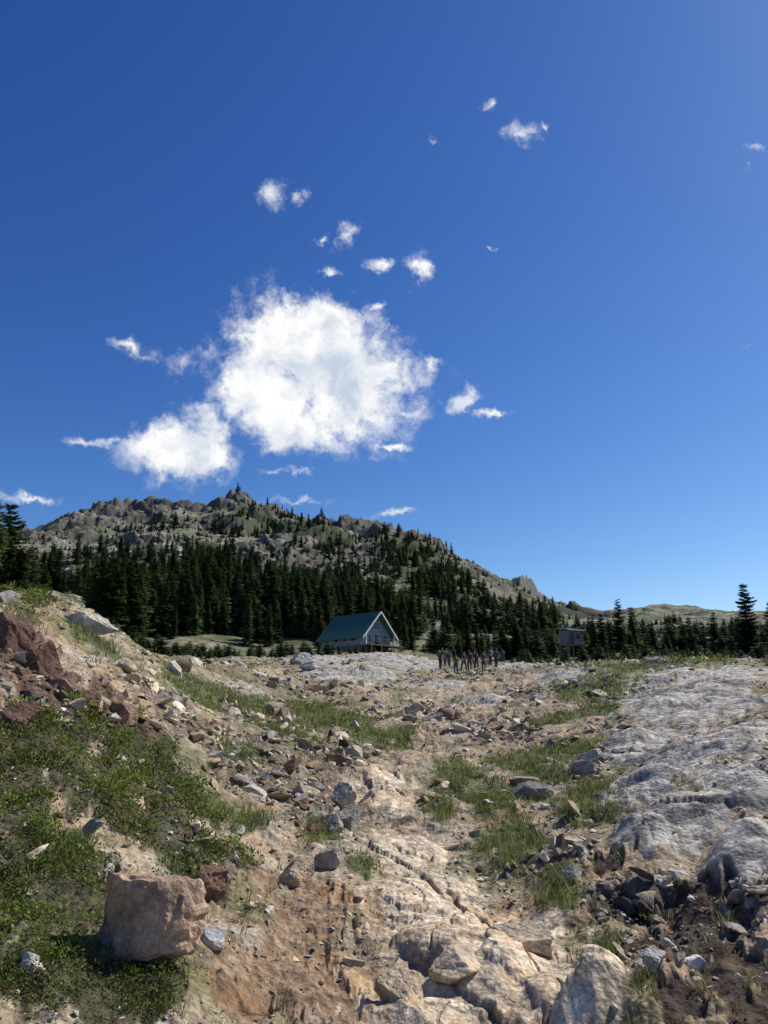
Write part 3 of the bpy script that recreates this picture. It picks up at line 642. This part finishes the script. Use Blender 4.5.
hk=[(441,64),(450,69),(457,62),(465,68),(471,63),(478,67),(485,62),(492,68),(498,63),(505,69),(446,74),(474,74),(489,74)]
for k,(px,d) in enumerate(hk):
    a=azp(px);d=d*1.04;hiker(d*math.sin(a),d*math.cos(a),random.choice((0,math.pi,1.4,-1.4,2.6,.6))+random.gauss(0,.3),random.uniform(1.6,1.85),random.choice((.3,.7,1,0.15)),random.choice((0,1,2,4,5,7,3,6)),random.choice((0,2,2,3,6)),random.choice((1,0,2,5,6)),random.uniform(.2,1.3))
# ---------------------------------------------------------------- sky, sun
w=bpy.data.worlds.new('sky');scene.world=w;w.use_nodes=True;nt=w.node_tree;nt.nodes.clear();L=nt.links
def vm(op,a,b=None,s=None):
    n=nt.nodes.new('ShaderNodeVectorMath');n.operation=op
    for i,q in((0,a),(1,b)):
        if q is None:continue
        if isinstance(q,tuple):n.inputs[i].default_value=q
        else:L.new(q,n.inputs[i])
    if s is not None:n.inputs['Scale'].default_value=s
    return n
def mth(op,a,b=None,c=None,clamp=False):
    n=nt.nodes.new('ShaderNodeMath');n.operation=op;n.use_clamp=clamp
    for i,q in enumerate((a,b,c)):
        if q is None:continue
        if isinstance(q,(int,float)):n.inputs[i].default_value=q
        else:L.new(q,n.inputs[i])
    return n.outputs[0]
out=nt.nodes.new('ShaderNodeOutputWorld')
sky=nt.nodes.new('ShaderNodeTexSky');sky.sky_type='NISHITA';sky.sun_disc=False;sky.sun_elevation=SUN_EL;sky.sun_rotation=SUN_AZ;sky.altitude=1300;sky.air_density=1.0;sky.dust_density=.8;sky.ozone_density=2.5
bg=nt.nodes.new('ShaderNodeBackground');bg.inputs[1].default_value=.10
# deep mountain-air blue: per-channel response of the clear sky
sc_=nt.nodes.new('ShaderNodeSeparateColor');L.new(sky.outputs[0],sc_.inputs[0])
cc_=nt.nodes.new('ShaderNodeCombineColor')
for ch,(pw,k,tn) in enumerate(((1.75,3.3,.74),(1.42,1.58,.93),(1.03,1.12,1.12))):
    q=mth('MULTIPLY',sc_.outputs[ch],.1*tn);q=mth('MULTIPLY',mth('POWER',q,pw),k*10);q=mth('MINIMUM',q,11.0);L.new(q,cc_.inputs[ch])
L.new(cc_.outputs[0],bg.inputs[0])
tc=nt.nodes.new('ShaderNodeTexCoord').outputs['Generated']
wn=noise_n(nt,tc,14,7,.65)
wc=vm('SCALE',vm('SUBTRACT',wn.outputs['Color'],(.5,.5,.5)).outputs[0],s=.075).outputs[0]
wd=vm('ADD',tc,wc).outputs[0]
BL=[(308,355,72,52,1.15),(350,388,60,52,1.1),(270,390,50,46,1.05),(312,322,40,24,1.05),(300,432,50,28,.9),(183,455,52,36,1.0),(212,425,34,24,.75),(262,345,36,28,.8),(400,412,42,11,.6),
(268,192,28,26,.55),(298,195,16,20,.42),(416,268,19,22,.68),(383,260,20,12,.5),(525,135,34,18,.48),(548,122,14,12,.45),(487,108,12,12,.33),(460,403,18,16,.72),(492,412,40,6,.55),(128,345,38,16,.55),
(378,302,26,13,.55),(335,273,20,11,.46),(318,235,18,9,.45),(345,235,24,36,.34),(395,516,34,7,.7),(493,246,12,9,.33),(755,145,16,9,.42),(743,165,14,9,.38),(432,138,14,9,.2),(95,443,70,11,.42),(30,497,60,9,.42),(385,450,30,9,.6),(290,470,60,7,.42),(310,500,100,8,.28),(750,345,44,9,.22),(430,370,24,14,.35),(180,360,36,34,.28)]
cur=None
for px,py,rx,ry,wt in BL:
    u=(px-384)/F;v=(512-py)/F
    c=Vector((u,math.cos(P)-v*math.sin(P),math.sin(P)+v*math.cos(P)));cs=1/c.length;c.normalize()
    rt=c.cross(Vector((0,0,1))).normalized();up=c.cross(rt)
    Rm=Matrix((rt,up,c)).transposed()
    mp=nt.nodes.new('ShaderNodeMapping');mp.vector_type='TEXTURE';mp.inputs[1].default_value=c;mp.inputs[2].default_value=Rm.to_euler()
    k=1.22/F*cs**1.5;mp.inputs[3].default_value=(rx*k,ry*k,1);L.new(wd,mp.inputs[0])
    ln=vm('LENGTH',mp.outputs[0]).outputs['Value']
    val=mth('SUBTRACT',wt,ln);cur=val if cur is None else mth('MAXIMUM',cur,val)
def cn(vec):
    a=noise_n(nt,vec,17,8,.62);return a.outputs[0]
N0=cn(wd);N1=cn(vm('ADD',wd,(.016,.0,.020)).outputs[0]);N2=noise_n(nt,tc,60,6,.65).outputs[0]
lump=noise_n(nt,wd,9,3,.5).outputs[0];lump1=noise_n(nt,vm('ADD',wd,(.03,.0,.035)).outputs[0],9,3,.5).outputs[0]
D0=mth('ADD',mth('ADD',cur,mth('MULTIPLY',mth('SUBTRACT',N0,.5),1.9)),mth('MULTIPLY',mth('SUBTRACT',N2,.5),.8))
al=nt.nodes.new('ShaderNodeMapRange');al.interpolation_type='SMOOTHSTEP';L.new(D0,al.inputs[0]);al.inputs[1].default_value=-.1;al.inputs[2].default_value=.6
alc=mth('MULTIPLY',al.outputs[0],rng_n(nt,cur,-.45,.45,0,1))
sh=mth('ADD',mth('ADD',mth('MULTIPLY',mth('SUBTRACT',N0,N1),2.4),mth('MULTIPLY',mth('SUBTRACT',lump,lump1),3.2)),.72,clamp=True)  # cloud self-shadowing put into the colour: paler where noise thins towards the sun
ccol=mixc(nt,sh,(.56,.64,.77),(1.0,1.0,1.0))
bc=nt.nodes.new('ShaderNodeBackground');L.new(ccol,bc.inputs[0]);bc.inputs[1].default_value=1.0
ms=nt.nodes.new('ShaderNodeMixShader');L.new(alc,ms.inputs[0]);L.new(bg.outputs[0],ms.inputs[1]);L.new(bc.outputs[0],ms.inputs[2]);L.new(ms.outputs[0],out.inputs[0])
sl=bpy.data.lights.new('sun','SUN');sl.energy=5.0;sl.angle=R(.53);sl.color=(1,.95,.86)
so=bpy.data.objects.new('sun',sl);scene.collection.objects.link(so)
Sv=Vector((math.sin(SUN_AZ)*math.cos(SUN_EL),math.cos(SUN_AZ)*math.cos(SUN_EL),math.sin(SUN_EL)));so.rotation_euler=Sv.to_track_quat('Z','Y').to_euler()
cam=bpy.data.cameras.new('camera');cam.sensor_fit='VERTICAL';cam.sensor_height=36;cam.lens=F/1024*36;cam.clip_start=.05;cam.clip_end=20000
cob=bpy.data.objects.new('camera',cam);scene.collection.objects.link(cob);cob.location=(0,0,CAMZ);cob.rotation_euler=(math.pi/2+P,0,0);scene.camera=cob
scene.view_settings.view_transform='Standard';scene.view_settings.look='None';scene.view_settings.exposure=0
print('scene built')
